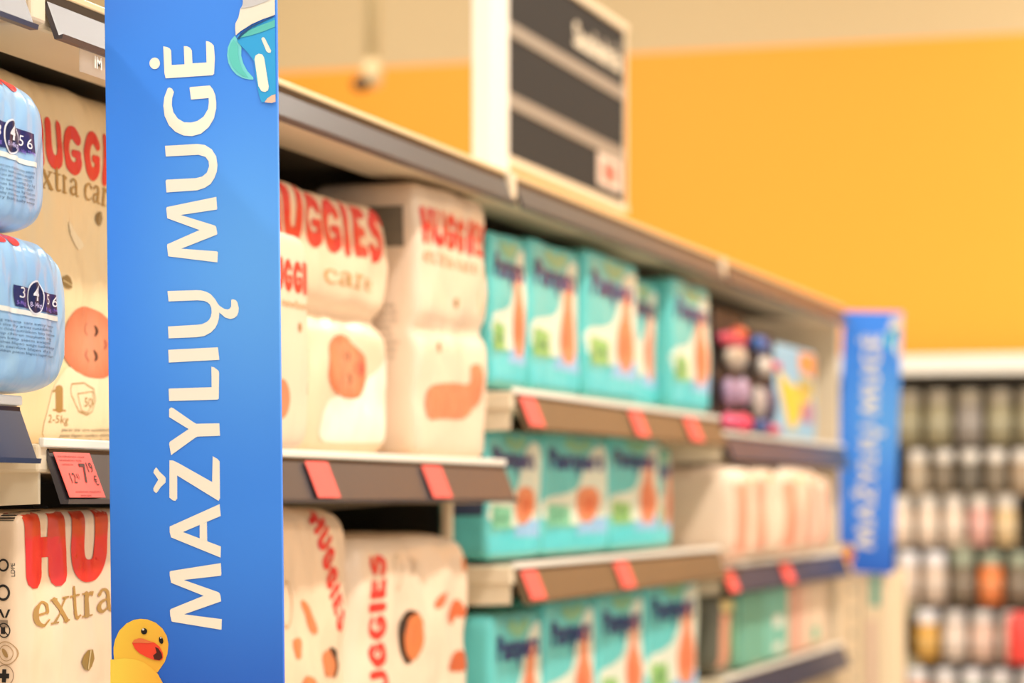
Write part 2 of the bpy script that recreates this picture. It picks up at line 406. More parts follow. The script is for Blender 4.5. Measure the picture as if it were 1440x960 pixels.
# clear label holder under the top rail at the near left
t = empty('label_holder', (XF+.012, YX(122, XF), 1.686)); tag(t, 'clear plastic label holder hanging under the top rail at upper left', 'label holder')
fin('holder_plate', bxs([(-.0008, .0008, -.036, .036, -.026, 0)]), CLEAR, t)
P = Print(); P.text('IM', -.012, -.019, .010, (250, 248, 238), off=.02)
P.build('holder_lettering', lambda x, y, l: (.0016, x, y), t)

# price tags on the rails
def price_tag(px0, px1, ztop, label, h=.042, dx=.017, group=None, txt=None):
    y0, y1 = YX(px0, XF), YX(px1, XF); w_ = y1-y0; z = ztop-.006
    t = empty('price_tag', (XF+.003, (y0+y1)/2, z)); tag(t, label, 'price tag', group)
    n = Vector((h, 0, dx)).normalized(); d = Vector((dx, 0, -h)).normalized(); L = .0425
    def at(u, v, l): return Vector((.0016, 0, 0)) + d*(v*L) + Vector((0, u*w_, 0)) + n*(.0004+.0005*l)
    bm = bmesh.new()
    a = [bm.verts.new(at(u, v, -1)) for u, v in ((-.5, .02), (.5, .02), (.5, .98), (-.5, .98))]
    c = [bm.verts.new(at(u, v, 0)) for u, v in ((-.5, .02), (.5, .02), (.5, .98), (-.5, .98))]
    bm.faces.new(a); bm.faces.new(c[::-1])
    for i in range(4): bm.faces.new((a[i], c[i], c[(i+1) % 4], a[(i+1) % 4]))
    fin('paper', bm, REDTAG, t)
    if txt:
        P = Print(); K = (70, 22, 26)
        # coordinates: u -.5..+.5, v 0..1 from top; text drawn with y up then flipped
        P.text('7', .06, -.66, .40, K, wd=.17, off=.015); P.text('19', .27, -.44, .21, K, wd=.15); P.text('€', .34, -.72, .2, K, wd=.1)
        P.text('12', -.30, -.68, .22, K, wd=.15); P.text('41', -.13, -.60, .13, K, wd=.08)
        for k, (a, b_, vv) in enumerate(((-.44, .3, -.13), (-.44, .18, -.21), (-.4, -.1, -.3), (-.3, .4, -.88), (-.2, .1, -.96))):
            P.text('sauskelnes mazyliams'[:14 if k < 3 else 20], a, vv, .045, K, wd=b_-a)
        P.build('tag_lettering', lambda x, y, l: at(x, -y, 1), t)
price_tag(67, 118, 1.345, 'red price tag reading 7.19 at the left of the blue sign', txt=True)
price_tag(422, 454, 1.345, 'red price tag on grey rail, just right of the big sign')
price_tag(587, 614, 1.345, 'red price tag on grey rail near the rail\'s right end')
price_tag(725, 747, 1.44, 'red price tag at left end of upper brown rail')
price_tag(879, 897, 1.44, 'red price tag in the middle of upper brown rail')
price_tag(957, 974, 1.44, 'red price tag at right end of upper brown rail')
price_tag(727, 749, 1.21, 'red price tag at left end of lower brown rail')
price_tag(858, 877, 1.21, 'red price tag in the middle of lower brown rail')
price_tag(1012, 1026, 1.178, 'blurred red price tag at left end of far lower navy rail')
price_tag(1092, 1106, 1.178, 'blurred red price tag in the middle of far lower navy rail')

# ================================================================ BLUE SIGNS
SY = 1.93
p_bl = hitY(157, 975, SY); p_br = hitY(400.5, 975, SY); p_tl = hitY(146.5, -16, SY); p_tr = hitY(386.5, -20, SY)
LEAN = math.atan2(p_bl.x-p_tl.x, p_tl.z-p_bl.z)
SW = ((p_br.x-p_bl.x)+(p_tr.x-p_tl.x))/2; SH = (p_tl.z-p_bl.z)/math.cos(LEAN)
S0 = p_bl.copy()
def s_loc(px, py):
    q = hitY(px, py, SY)-S0; c, s = math.cos(LEAN), math.sin(LEAN)
    return (q.x*c+q.z*s, -q.x*s+q.z*c)
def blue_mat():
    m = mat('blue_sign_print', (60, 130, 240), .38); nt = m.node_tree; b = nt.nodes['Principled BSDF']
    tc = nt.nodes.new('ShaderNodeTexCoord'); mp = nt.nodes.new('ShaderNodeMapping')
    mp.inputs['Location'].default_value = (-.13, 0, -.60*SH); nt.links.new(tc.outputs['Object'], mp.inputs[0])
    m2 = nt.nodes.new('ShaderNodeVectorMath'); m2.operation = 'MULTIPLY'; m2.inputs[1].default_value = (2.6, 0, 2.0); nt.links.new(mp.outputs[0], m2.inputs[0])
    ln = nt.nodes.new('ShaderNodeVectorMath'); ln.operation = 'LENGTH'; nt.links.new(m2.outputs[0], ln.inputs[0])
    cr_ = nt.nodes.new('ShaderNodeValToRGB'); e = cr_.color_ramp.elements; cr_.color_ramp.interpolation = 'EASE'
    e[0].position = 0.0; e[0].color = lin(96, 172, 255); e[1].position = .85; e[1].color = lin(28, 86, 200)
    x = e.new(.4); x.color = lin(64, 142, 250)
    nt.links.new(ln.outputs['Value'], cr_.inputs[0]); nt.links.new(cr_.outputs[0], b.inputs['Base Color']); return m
BLUE = blue_mat()
def T(pts, x0, y0, s): return [s_loc(x0+a/s, y0+b/s) for a, b in pts]
LET = [
 T([(827,848),(831,740),(440,690),(822,556),(822,535),(815,490),(805,468),(790,458),(435,333),(820,290),(826,270),(820,158),(300,240),(288,250),(290,290),(303,363),(640,497),(300,635),(291,650),(294,700),(308,762),(320,768),(812,849)], 200, 770, 7.387),
 T([(700,438),(710,545),(370,690),(250,690),(250,640)], 200, 640, 6.4), T([(250,690),(370,690),(712,820),(708,920),(262,738)], 200, 640, 6.4), T([(520,625),(585,600),(588,775),(520,750)], 200, 640, 6.4),
 T([(637,8),(680,32),(700,55),(703,385),(690,410),(318,182),(318,390),(300,410),(278,405),(247,380),(248,45),(280,46),(330,70),(632,240)], 200, 640, 6.4),
 T([(127,108),(140,120),(160,148),(205,190),(215,205),(213,245),(170,285),(140,330),(127,340),(105,320),(103,295),(147,218),(103,155),(108,135)], 200, 640, 6.4),
 T([(625,98),(650,104),(690,135),(695,155),(692,385),(680,395),(245,408),(240,300),(250,295),(627,283)], 200, 500, 6.4),
 T([(262,465),(280,470),(460,595),(490,612),(697,608),(703,720),(500,728),(480,738),(262,895),(245,795),(250,775),(420,660),(245,552),(245,480)], 200, 500, 6.4),
 T([(230,187),(490,178),(530,180),(580,193),(620,215),(660,260),(680,295),(700,320),(740,346),(770,352),(790,345),(803,325),(803,265),(820,260),(845,268),(860,288),(872,340),(868,380),(855,410),(830,430),(795,438),(750,425),(697,380),(693,430),(682,475),(660,520),(620,560),(560,592),(490,602),(240,612),(235,505),(490,490),(540,484),(580,466),(605,445),(620,415),(627,380),(625,340),(613,310),(590,288),(560,275),(500,270),(240,280)], 200, 380, 6.4),
 T([(237,715),(685,692),(697,805),(242,830)], 200, 380, 6.4),
 T([(728,747),(734,650),(722,640),(380,615),(722,480),(727,470),(718,410),(710,395),(690,387),(375,290),(722,238),(726,225),(718,115),(242,213),(234,225),(245,322),(555,435),(245,572),(242,590),(253,685),(262,690)], 200, 260, 6.86),
 T([(183,537),(440,522),(500,530),(555,565),(590,620),(600,690),(595,740),(575,795),(545,840),(500,870),(440,890),(195,907),(188,815),(198,805),(430,793),(480,780),(515,750),(533,700),(530,660),(505,625),(450,608),(190,622)], 200, 110, 5.647),
 T([(378,75),(390,70),(540,58),(565,90),(583,135),(590,190),(590,240),(572,320),(530,390),(470,440),(400,460),(330,455),(265,425),(215,375),(180,300),(170,220),(178,150),(205,80),(220,74),(240,84),(255,110),(240,160),(238,215),(250,270),(285,320),(335,350),(390,352),(440,340),(490,305),(525,245),(532,190),(530,158),(390,170)], 200, 110, 5.647),
 T([(288,242),(340,252),(375,270),(395,300),(402,495),(575,485),(565,240),(610,242),(650,262),(675,300),(682,472),(872,460),(865,172),(900,177),(940,200),(972,235),(985,400),(975,610),(955,632),(320,675),(303,600)], 200, 40, 9.6),
 T(disc(173, 472, 71, 78), 200, 40, 9.6)]
def make_sign(label):
    t = tag(empty('blue_sign', S0, 0), label, 'sign', None); t.rotation_euler = (0, -LEAN*-1*-1, 0)
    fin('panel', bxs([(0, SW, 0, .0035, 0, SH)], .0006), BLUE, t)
    pl = lambda x, y, l: (x, -.0006-.0004*l, y)
    P = Print()
    for p in LET: P.poly(p, (255, 246, 228))
    P.build('lettering', pl, t)
    # duck
    D = lambda pts: T(pts, 145, 850, 8.725)
    hx, hz = s_loc(145+330/8.725, 850+430/8.725)
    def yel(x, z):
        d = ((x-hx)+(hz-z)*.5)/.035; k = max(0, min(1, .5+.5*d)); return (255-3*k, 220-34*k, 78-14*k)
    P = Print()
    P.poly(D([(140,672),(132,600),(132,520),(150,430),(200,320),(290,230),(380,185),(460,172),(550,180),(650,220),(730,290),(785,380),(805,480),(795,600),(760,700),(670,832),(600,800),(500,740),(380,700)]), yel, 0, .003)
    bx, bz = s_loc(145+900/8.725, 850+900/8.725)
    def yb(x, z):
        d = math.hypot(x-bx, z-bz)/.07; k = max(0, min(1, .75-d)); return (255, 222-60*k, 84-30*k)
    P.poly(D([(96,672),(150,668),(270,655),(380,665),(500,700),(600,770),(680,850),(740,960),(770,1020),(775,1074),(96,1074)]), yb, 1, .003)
    P.poly(D([(365,470),(390,430),(450,410),(500,415),(560,440),(640,465),(700,510),(740,590),(745,640),(735,670),(700,685),(630,675),(540,640),(450,590),(400,540)]), (250, 74, 48), 2)
    P.poly(D([(365,470),(390,430),(450,410),(500,415),(560,440),(630,464),(560,470),(460,466)]), (240, 124, 70), 3)
    P.poly(D([(650,515),(690,535),(730,600),(738,650),(700,680),(640,668),(625,620),(668,585)]), (78, 28, 20), 3)
    P.poly(D(disc(512, 325, 38)), (20, 16, 16), 2); P.poly(D(disc(503, 302, 13)), (235, 225, 215), 3)
    P.poly(D(disc(720, 435, 26, 44, rot=-.25)), (20, 16, 16), 2); P.poly(D(disc(720, 405, 10)), (235, 225, 215), 3)
    P.build('duck_picture', pl, t)
    # drinking cup
    K = lambda pts: [(min(x, SW-.0006), min(z, SH-.0006)) for x, z in T(pts, 300, 0, 6)]
    P = Print()
    P.poly(K([(185,300),(150,340),(125,400),(118,470),(130,535),(160,590),(200,632),(250,660),(310,672),(340,672),(340,655),(290,600),(255,535),(238,470),(240,400),(215,350)]), (120, 220, 224), 0)
    P.poly(K([(175,335),(150,370),(135,430),(140,500),(165,560),(205,605),(250,640),(300,655),(250,590),(222,520),(212,450),(212,390)]), (98, 208, 200), 1)
    P.poly(K([(262,-100),(255,40),(232,80),(218,150),(192,200),(190,240),(195,300),(240,262),(330,205),(420,165),(527,128),(525,-100)]), (240, 232, 216), 2)
    P.poly(K([(262,-100),(255,40),(240,75),(330,60),(440,20),(524,-20),(524,-100)]), (206, 204, 206), 3)
    P.poly(K([(205,335),(212,305),(260,270),(340,225),(430,185),(527,145),(529,250),(535,800),(480,815),(440,862),(412,866),(390,800),(362,650),(350,520),(300,450),(215,362)]), (48, 168, 232), 2, .004)
    P.poly(K([(230,322),(300,262),(400,218),(500,182),(528,168),(528,228),(430,268),(330,300)]), (92, 196, 190), 3)
    P.poly(K([(208,332),(240,285),(330,222),(430,180),(527,128),(527,140),(430,190),(335,236),(250,300),(225,335)]), (26, 78, 130), 4)
    P.poly(K([(355,500),(365,470),(390,456),(420,462),(436,490),(475,735),(468,765),(445,778),(415,772),(388,730)]), (255, 246, 226), 3)
    P.poly(K([(412,330),(425,315),(440,322),(495,430),(490,448),(472,448),(455,435)]), (240, 238, 226), 3)
    P.poly(K([(440,866),(465,832),(500,808),(536,798),(537,862),(500,872)]), (236, 196, 172), 4)
    P.build('cup_picture', pl, t)
    # clip that holds the sign to the top rail
    fin('clip', bxs([(.008, .05, .0036, .009, SH-.055, SH-.03)], .001), WHITEP, t)
    return t
sg = make_sign('large sharp blue sign in front reading MAŽYLIŲ MUGĖ, with duck and cup')
sg.rotation_euler = (0, -LEAN, 0)
s2 = sg.copy(); C.objects.link(s2)
for ch in sg.children:
    c = ch.copy(); C.objects.link(c); c.parent = s2
s2['label'] = 'small blurred blue sign at the far end of the shelving'
S2Y = 5.73; q = hitY(1173, 803, S2Y); s2.location = q
zt = hitY(1188, 437, S2Y).z - q.z
s2.scale = (.86, .95, zt/SH); s2.rotation_euler = (0, .038, R(0))

# ================================================================ PACKS, NEAR BAY
def fineprint(P, x0, x1, z0, z1, rows, col, layer=1, slant=0, seed=1):
    r = random.Random(seed); words = 'sauskelnes vaikams blapers mazyliams autinbiksites soft dry skin care baby comfort size weight kg pieces keep away children'.split()
    h = (z1-z0)/rows
    for i in range(rows):
        s = ' '.join(r.choice(words) for _ in range(6)); P.text(s, x0, z1-(i+.85)*h, h*.62, col, layer, wd=(x1-x0)*r.uniform(.93, 1), slant=slant)
for k, (pxr, py0, py1, X, lb) in enumerate([(92, 556, 335, -.985, 'pale blue nappy pack with size 4 strip, lower of the two at left edge'),
                                           (60, 332, 118, -.992, 'pale blue nappy pack with size 4 strip, stacked above its twin')]):
    Yr = YX(pxr, X); z0 = 1.3838 if k == 0 else 0; z1 = 1.3+(700-py1)/FPX*2.1
    if k == 1: z0 = Z_top_prev
    Z_top_prev = z1
    Pk = Pack('nappy_pack', Yr-.27, Yr+.034+.003*k, X, z0, z1, depth=.108, p=4.6, m=PALEBLUE, amp=.005, seed=3+k, label=lb, n=64, fold=.0055)
    P = Print()
    pts = [(22, 400), (90, 416), (88, 443), (26, 430)] if k == 0 else [(-12, 165), (55, 188), (56, 216), (-12, 204)]
    q0, q1, q2, q3 = [Pk.px(*p) for p in pts]
    P.poly([q0, q1, q2, q3], NAVY, 0, .004)
    P2 = Print()
    ex, ez = Pk.px(53, 418) if k == 0 else Pk.px(18, 192); rx = .0135; rz = .0125
    P.poly(disc(ex, ez, rx*1.12, rz*1.12), (240, 236, 240), 1); P.poly(disc(ex, ez, rx, rz), (26, 20, 58), 2)
    wc = (245, 240, 240); sl = -.02
    P.text('4', ex-.006, ez-.002, .0115, wc, 3, wd=.012, off=.03); P.text('8-14kg', ex-.010, ez-.008, .004, (215, 200, 240), 3, wd=.020)
    sc = .0008
    P.text('3', ex-.028, ez-.002, .0085, wc, 1, wd=.0085); P.text('5-9kg', ex-.031, ez-.0075, .003, (150, 120, 220), 1, wd=.013)
    P.text('5', ex+.0195, ez-.004, .0085, wc, 1, wd=.007); P.text('6', ex+.032, ez-.005, .0085, wc, 1, wd=.008); P.text('11-16kg 15+kg', ex+.018, ez-.0095, .003, (150, 120, 220), 1, wd=.026)
    P.build('size_strip', Pk.front, Pk.t, INK)
    P = Print()
    a = Pk.px(0, 434 if k == 0 else 216); b = Pk.px(90 if k == 0 else 58, 452 if k == 0 else 236)
    P.poly([(a[0]-.05, a[1]+.004), (b[0], b[1]+.004), (b[0], b[1]), (a[0]-.05, a[1])], (240, 236, 222), 0, .006)
    P.build('white_band', Pk.front, Pk.t, INK)
    P = Print()
    fineprint(P, a[0]-.03, b[0]-.002, b[1]-.031, b[1]-.003, 8, (70, 92, 118), 0, seed=k)
    P.build('fine_print', Pk.front, Pk.t, INK)
    P = Print(); a = Pk.px(0, 346 if k == 0 else 126); 
    P.font(FAT, 'HUGGIES', a[0]-.16, Z_top_prev-z0-.012, .03, .21, RED, 0, step=.006); P.build('brand_lettering', Pk.front, Pk.t, INK)

# tall pack behind the two blue ones
A1 = Pack('nappy_pack', 1.95, 2.335, -1.10, 1.346, 1.684, depth=.15, p=9, m=TAN, amp=.005, seed=11, fold=.004, n=60, label='tall tan nappy pack with baby face, left of the big blue sign')
a = A1.px(38, 222); b = A1.px(208, 250)
P = Print(); P.font(FAT, 'HUGGIES', A1.px(40, 0)[0], a[1]-.001, .045, A1.px(193, 0)[0]-A1.px(40, 0)[0], RED, 0, slant=-.03, step=.008); P.build('brand_lettering', A1.front, A1.t, INK)
P = Print(); P.font(SERIF, 'extra care', A1.px(45, 0)[0], A1.px(60, 263)[1], .0165, A1.px(168, 0)[0]-A1.px(45, 0)[0], GOLD, 0, step=.008, slant=-.02); P.build('range_lettering', A1.front, A1.t, INK)
def portrait(Pk, P, cx, cz, rx, rz, feat=True, col=SKIN):
    def sk(x, z):
        d = math.hypot((x-cx)/rx, (z-cz)/rz); return (col[0]-10*d, col[1]-26*d*d+10, col[2]-26*d*d+8)
    P.poly(smooth_poly([(cx-rx, cz-.1*rz), (cx-.85*rx, cz+.6*rz), (cx-.4*rx, cz+rz), (cx+.2*rx, cz+.95*rz), (cx+.8*rx, cz+.6*rz), (cx+1.05*rx, cz), (cx+.8*rx, cz-.8*rz), (cx+.1*rx, cz-1.0*rz), (cx-.6*rx, cz-.85*rz), (cx-.95*rx, cz-.5*rz)]), sk, 1, min(rx, rz)/4)
    if feat:
        K = (70, 36, 26)
        for s in (-1, 1): P.poly(stroke([(cx+.12*rx, cz+s*.36*rz+.14*rz, .035*rx), (cx+.2*rx, cz+s*.36*rz, .09*rx), (cx+.14*rx, cz+s*.36*rz-.14*rz, .035*rx)]), K, 2); P.poly(stroke([(cx-.1*rx, cz+s*.38*rz+.16*rz, .03*rx), (cx-.16*rx, cz+s*.38*rz, .05*rx), (cx-.08*rx, cz+s*.38*rz-.16*rz, .03*rx)]), (196, 112, 84), 2)
        P.poly(stroke([(cx+.5*rx, cz+.12*rz, .04*rx), (cx+.56*rx, cz, .07*rx), (cx+.5*rx, cz-.12*rz, .04*rx)]), (186, 92, 70), 2)
        P.poly(stroke([(cx+.78*rx, cz+.2*rz, .05*rx), (cx+.84*rx, cz, .1*rx), (cx+.78*rx, cz-.2*rz, .05*rx)]), (190, 70, 66), 2)
c0 = A1.px(127, 482); e0 = A1.px(95, 482); f0 = A1.px(127, 433)
P = Print()
P.poly(smooth_poly([A1.px(72, 570), A1.px(98, 518), A1.px(150, 520), A1.px(190, 540), A1.px(215, 600), A1.px(150, 622), A1.px(74, 618)]), (247, 226, 188), 0, .015)
portrait(A1, P, c0[0]+.004, c0[1], c0[0]-e0[0]+.006, f0[1]-c0[1]); P.build('baby_picture', A1.front, A1.t, INK)
P = Print()
x0, z0 = A1.px(77, 582); x1, z1 = A1.px(91, 545)
P.font(SERIF, '1', x0, z0+.003, z1-z0-.004, (x1-x0)*1.25, GOLD, 1)
x0, z0 = A1.px(71, 594); x1, _ = A1.px(99, 594); P.text('2-5kg', x0, z0, .0072, GOLD, 1, wd=x1-x0)
lp = [A1.px(*p) for p in [(100,548),(102,540),(118,538),(131,546),(133,562),(130,578),(122,583),(112,578),(106,564),(101,556)]]
for i in range(len(lp)): P.poly(stroke([(lp[i][0], lp[i][1], .0011), (lp[(i+1) % len(lp)][0], lp[(i+1) % len(lp)][1], .0011)]), GOLD, 1)
lp = [A1.px(*p) for p in [(110,553),(130,550),(131,566),(123,580),(115,577),(112,566),(110,553)]]
for i in range(len(lp)-1): P.poly(stroke([(lp[i][0], lp[i][1], .0009), (lp[i+1][0], lp[i+1][1], .0009)]), GOLD, 1)
x0, z0 = A1.px(118, 571); x1, _ = A1.px(130, 571); P.text('50', x0, z0, .0085, GOLD, 1, wd=x1-x0)
P.build('size_icons', A1.front, A1.t, INK)
P = Print(); x0, z0 = A1.px(92, 632); x1, z1 = A1.px(200, 606)
fineprint(P, x0, x1, z0, z1, 4, (120, 104, 84), 1, slant=.03, seed=9); P.build('fine_print', A1.front, A1.t, INK)
def leaf(Pk, P, px, py, s, col=(140, 112, 66), ang=.6, f=None):
    x, z = Pk.px(px, py); c, s_ = math.cos(ang), math.sin(ang)
    pts = [(-.5, -.1), (-.35, .3), (0, .42), (.4, .3), (.62, .05), (.3, -.32), (-.1, -.42), (-.4, -.35)]
    P.poly([(x+(a*c-b*s_)*s*1.35, z+(a*s_+b*c)*s) for a, b in pts], col, 1)
    P.poly([(x+(a*c-b*s_)*s*1.35, z+(a*s_+b*c)*s) for a, b in [(-.4, -.3), (.5, .12), (.5, .18), (-.35, -.2)]], (225, 200, 150), 2)
for lp in ((142, 307, .013, 1.0), (92, 396, .014, -.7)):
    P = Print(); leaf(A1, P, lp[0], lp[1], lp[2], ang=lp[3]); P.build('leaf_print', A1.front, A1.t, INK)
P = Print(); fe = [A1.px(*p) for p in [(95,312),(103,318),(112,332),(122,345),(114,352),(106,344),(98,330)]]; P.poly(fe, (247, 229, 192), 1)
P.build('feather_print', A1.front, A1.t, INK)

# lower left pack
A2 = Pack('nappy_pack', 1.902, 2.40, -1.008, .99, 1.289, depth=.17, p=26, m=CREAM, amp=.005, seed=21, fold=.0035, n=60, yaw=R(-3), label='cream nappy pack with huge red letters, lower left under the grey rail')
x0, z0 = A2.px(38, 823); x1, z1 = A2.px(94, 712)
wH = x1-x0
P = Print(); rm_ = lambda x, z: ((212, 66, 36) if z > z0+.62*(z1-z0) else (232, 46, 44))
P.font(FAT, 'HUGGIES', x0, z0, z1-z0, min(wH*6.9, A2.W/2-x0-.006), rm_, 0, step=.006, slant=.02); P.build('brand_lettering', A2.front, A2.t, INK)
x0, z0 = A2.px(47, 884); x1, z1 = A2.px(154, 846); x2, _ = A2.px(157, 884)
P = Print(); P.font(SERIF, 'extra care', x0, z0, .0215, (x2-x0)*1.95, GOLD, 0, step=.006, slant=.07, track=.0); P.build('range_lettering', A2.front, A2.t, INK)
P = Print(); leaf(A2, P, 121, 928, .017, (150, 120, 62), ang=.9); P.build('leaf_print', A2.front, A2.t, INK)
# icons on its side
P = Print(); K = (38, 34, 32)
zz = [A2.pxl(8, y)[1] for y in (722, 800, 833, 868, 886, 918, 950)]
yc = A2.pxl(9, 830)[0]
for i in range(9): P.poly(rect(yc-.009, zz[0]-.006+i*.0014, yc+.006, zz[0]-.0054+i*.0014+.0004*(i % 2)), K)
P.build('bar_code', lambda y, z, l: A2.left(2*yc-y, z, l), A2.t, INK); P = Print()
P.poly(ring(yc-.001, zz[1]+.003, .0045, .0016), K); P.poly(ring(yc-.001, zz[2], .0058, .002), K)
P.text('LDPE', yc+.009, zz[1]-.006, .003, K, rot=math.pi/2, wd=.011)
P.poly([[(yc-.006, zz[3]+.007), (yc-.003, zz[3]+.007), (yc+.001, zz[3]), (yc-.001, zz[3])], [(yc+.004, zz[3]+.007), (yc+.006, zz[3]+.007), (yc+.003, zz[3]), (yc+.001, zz[3])]], K)
P.poly(rect(yc-.004, zz[3]-.008, yc+.004, zz[3]-.002), (150, 128, 108))
P.poly(ring(yc, zz[4], .0058, .001), K); P.poly(stroke([(yc-.004, zz[4]+.004, .001), (yc+.004, zz[4]-.004, .001)]), K); P.poly(rect(yc-.003, zz[4]-.003, yc+.0015, zz[4]+.0035), K)
P.poly(ring(yc+.001, zz[5], .0095, .0007), (186, 150, 106)); P.poly(ring(yc+.001, zz[5], .0065, .0006), (186, 150, 106)); P.poly(disc(yc, zz[5], .002, .0045, 12, .6), (176, 140, 90))
P.poly([rect(yc-.006, zz[6]-.002, yc+.004, zz[6]+.002), rect(yc-.003, zz[6]-.0055, yc+.001, zz[6]+.0055)], K); P.poly(ring(yc-.001, zz[6], .009, .0007), (160, 130, 106))
P.build('side_icons', lambda y, z, l: A2.left(2*yc-y, z, l), A2.t, INK)

# ================================================================ PACKS, BAY BEHIND THE SIGN
H1 = Pack('nappy_pack', 2.34, YX(578, -1.04)-.032, -1.045, 1.346, 1.642, depth=.20, p=10, m=CREAM, amp=.006, fold=.006, seed=31, crease=.158, cd=.016, n=34, label='wide cream nappy pack with red letters, right of the big sign')
x0 = H1.px(372, 0)[0]; x1 = H1.px(541, 0)[0]; z0 = H1.px(460, 350)[1]; z1 = H1.px(460, 274)[1]
P = Print(); P.font(FAT, 'HUGGIES', x0, z0, z1-z0, x1-x0, RED, 0, step=.008); P.build('brand_lettering', H1.front, H1.t, INK)
x0, z0 = H1.px(458, 396); x1, _ = H1.px(532, 0)
P = Print(); P.font(SERIF, 'care', x0, z0, .016, x1-x0, (190, 150, 96), 0)
P.build('range_lettering', H1.front, H1.t, INK)
P = Print(); P.poly(ring(*H1.px(554, 425), .012, .002, .022), (190, 150, 90), 0); P.build('round_badge', H1.front, H1.t, INK)
P = Print(); c0 = H1.px(490, 516); e0 = H1.px(462, 516); f0 = H1.px(490, 472)
P.poly(smooth_poly([H1.px(452, 590), H1.px(465, 562), H1.px(505, 548), H1.px(555, 500), H1.px(570, 560), H1.px(572, 615), H1.px(500, 622), H1.px(455, 618)]), (250, 240, 222), 0, .015)
portrait(H1, P, c0[0], c0[1], c0[0]-e0[0], f0[1]-c0[1]); P.build('baby_picture', H1.front, H1.t, INK)

H3 = Pack('nappy_pack', 2.33, YX(457, -.985), -1.0, 1.351, 1.572, depth=.035, p=7, m=CREAM2, amp=.002, seed=35, n=26, label='slim cream newborn pack standing in front of the wide pack')
x0 = H3.px(372, 0)[0]; x1 = H3.px(455, 0)[0]; z0 = H3.px(425, 412)[1]; z1 = H3.px(425, 368)[1]
P = Print(); P.font(FAT, 'HUGGIES', x0, z0, z1-z0, x1-x0, RED, 0); P.build('brand_lettering', H3.front, H3.t, INK)
P = Print(); a = H3.px(398, 430); P.text('newborn', H3.px(396, 0)[0], H3.px(420, 434)[1], .009, (196, 160, 110), wd=H3.px(438, 0)[0]-H3.px(396, 0)[0])
P.poly(ring(*H3.px(443, 460), .010, .0018, .018), (196, 160, 96)); P.poly(ring(*H3.px(440, 510), .010, .0016, .016), (206, 180, 140)); P.poly(disc(*H3.px(422, 460), .005, .005, 10), (170, 130, 90)); P.text('1', *H3.px(437, 555), .014, (186, 150, 100), wd=.012)
P.build('newborn_lettering', H3.front, H3.t, INK)
P = Print(); c0 = H3.px(396, 560); P.poly(disc(c0[0], c0[1], .022, .02), SKIN); P.build('baby_picture', H3.front, H3.t, INK)

y0 = YX(590, -1.02)+.02
H2 = Pack('nappy_pack', 2.885, 3.15, -1.02, 1.346, 1.682, depth=.15, p=14, m=CREAM2, amp=.005, fold=.005, seed=41, crease=.162, cd=.010, n=34, label='tall cream nappy pack beside the first teal pack, upper shelf')
x0 = H2.px(596, 0)[0]; x1 = H2.px(690, 0)[0]; z0 = H2.px(640, 352)[1]; z1 = H2.px(640, 303)[1]
P = Print(); P.font(FAT, 'HUGGIES', x0, z0, z1-z0, x1-x0, RED, 0, step=.01); P.build('brand_lettering', H2.front, H2.t, INK)
P = Print(); P.font(SERIF, 'extra care', H2.px(598, 0)[0], H2.px(640, 378)[1], .013, H2.px(672, 0)[0]-H2.px(598, 0)[0], (180, 146, 104), 0)
P.build('range_lettering', H2.front, H2.t, INK)
P = Print(); P.poly(ring(*H2.px(680, 410), .012, .002, .03), (206, 170, 110)); P.build('round_badge', H2.front, H2.t, INK)
P = Print()
def skc(x, z): return (228, 136, 100)
P.poly(smooth_poly([H2.px(601, 562), H2.px(608, 542), H2.px(640, 538), H2.px(662, 540), H2.px(664, 516), H2.px(676, 515), H2.px(678, 560), H2.px(668, 576), H2.px(655, 588), H2.px(620, 588), H2.px(604, 588)]), skc, 0, .01)
leaf(H2, P, 642, 426, .012, ang=1.2); leaf(H2, P, 620, 488, .012, ang=1.2)
P.build('baby_picture', H2.front, H2.t, INK)
P = Print(); P.poly(rect(.005, .255, .055, .305), (120, 108, 92)); P.build('bar_code', lambda y, z, l: H2.left(-y, z, l), H2.t, INK); P = Print(); fineprint(P, -.06, .05, .12, .19, 8, (150, 132, 108), 0, seed=4)
P.build('fine_print', lambda y, z, l: H2.left(-y, z, l), H2.t, INK)
# a plain grey box top behind them
tag(fin('grey_carton', bxs([(-1.42, -1.26, 2.90, 3.12, 1.346, 1.665)], .006), mat('grey_board', (150, 138, 116), .6, var=.08)), 'blurred grey-beige carton behind the tall cream pack', 'box')

# shelf below
L1 = Pack('nappy_pack', 2.41, 2.69, -1.03, .986, 1.292, depth=.20, p=9, m=CREAM, amp=.006, fold=.005, seed=51, n=30, tilt=0, label='cream pack lying on its side, letters reading down, below grey rail')
L1b = L1
P = Print(); a = L1.px(447, 728); b = L1.px(474, 892)
ang = math.atan2(b[1]-a[1], b[0]-a[0]); P.font(FAT, 'HUGGIES', a[0], a[1], .035, math.hypot(b[0]-a[0], b[1]-a[1]), RED, 0, rot=ang, step=.008); P.build('brand_lettering', L1.front, L1.t, INK)
def spot(Pk, pts, c, layer=0):
    P = Print(); P.poly(smooth_poly([Pk.px(*p) for p in pts]), c, layer); P.build('picture_spot', Pk.front, Pk.t, INK)
for pts in ([(430,845),(440,850),(450,885),(444,888)], [(414,900),(430,898),(426,922),(416,924)], [(456,922),(464,912),(474,925),(478,945),(468,952),(458,945)], [(424,958),(432,950),(444,956),(446,975),(424,975)]):
    spot(L1, pts, (222, 132, 84))
spot(L1, [(465,911),(473,914),(479,935),(475,952),(472,950),(475,934)], (50, 34, 28), 1)
P = Print(); P.poly(ring(*L1.px(405, 850), .02, .0018, .024), (190, 156, 110))
P.build('round_badge', L1.front, L1.t, INK)
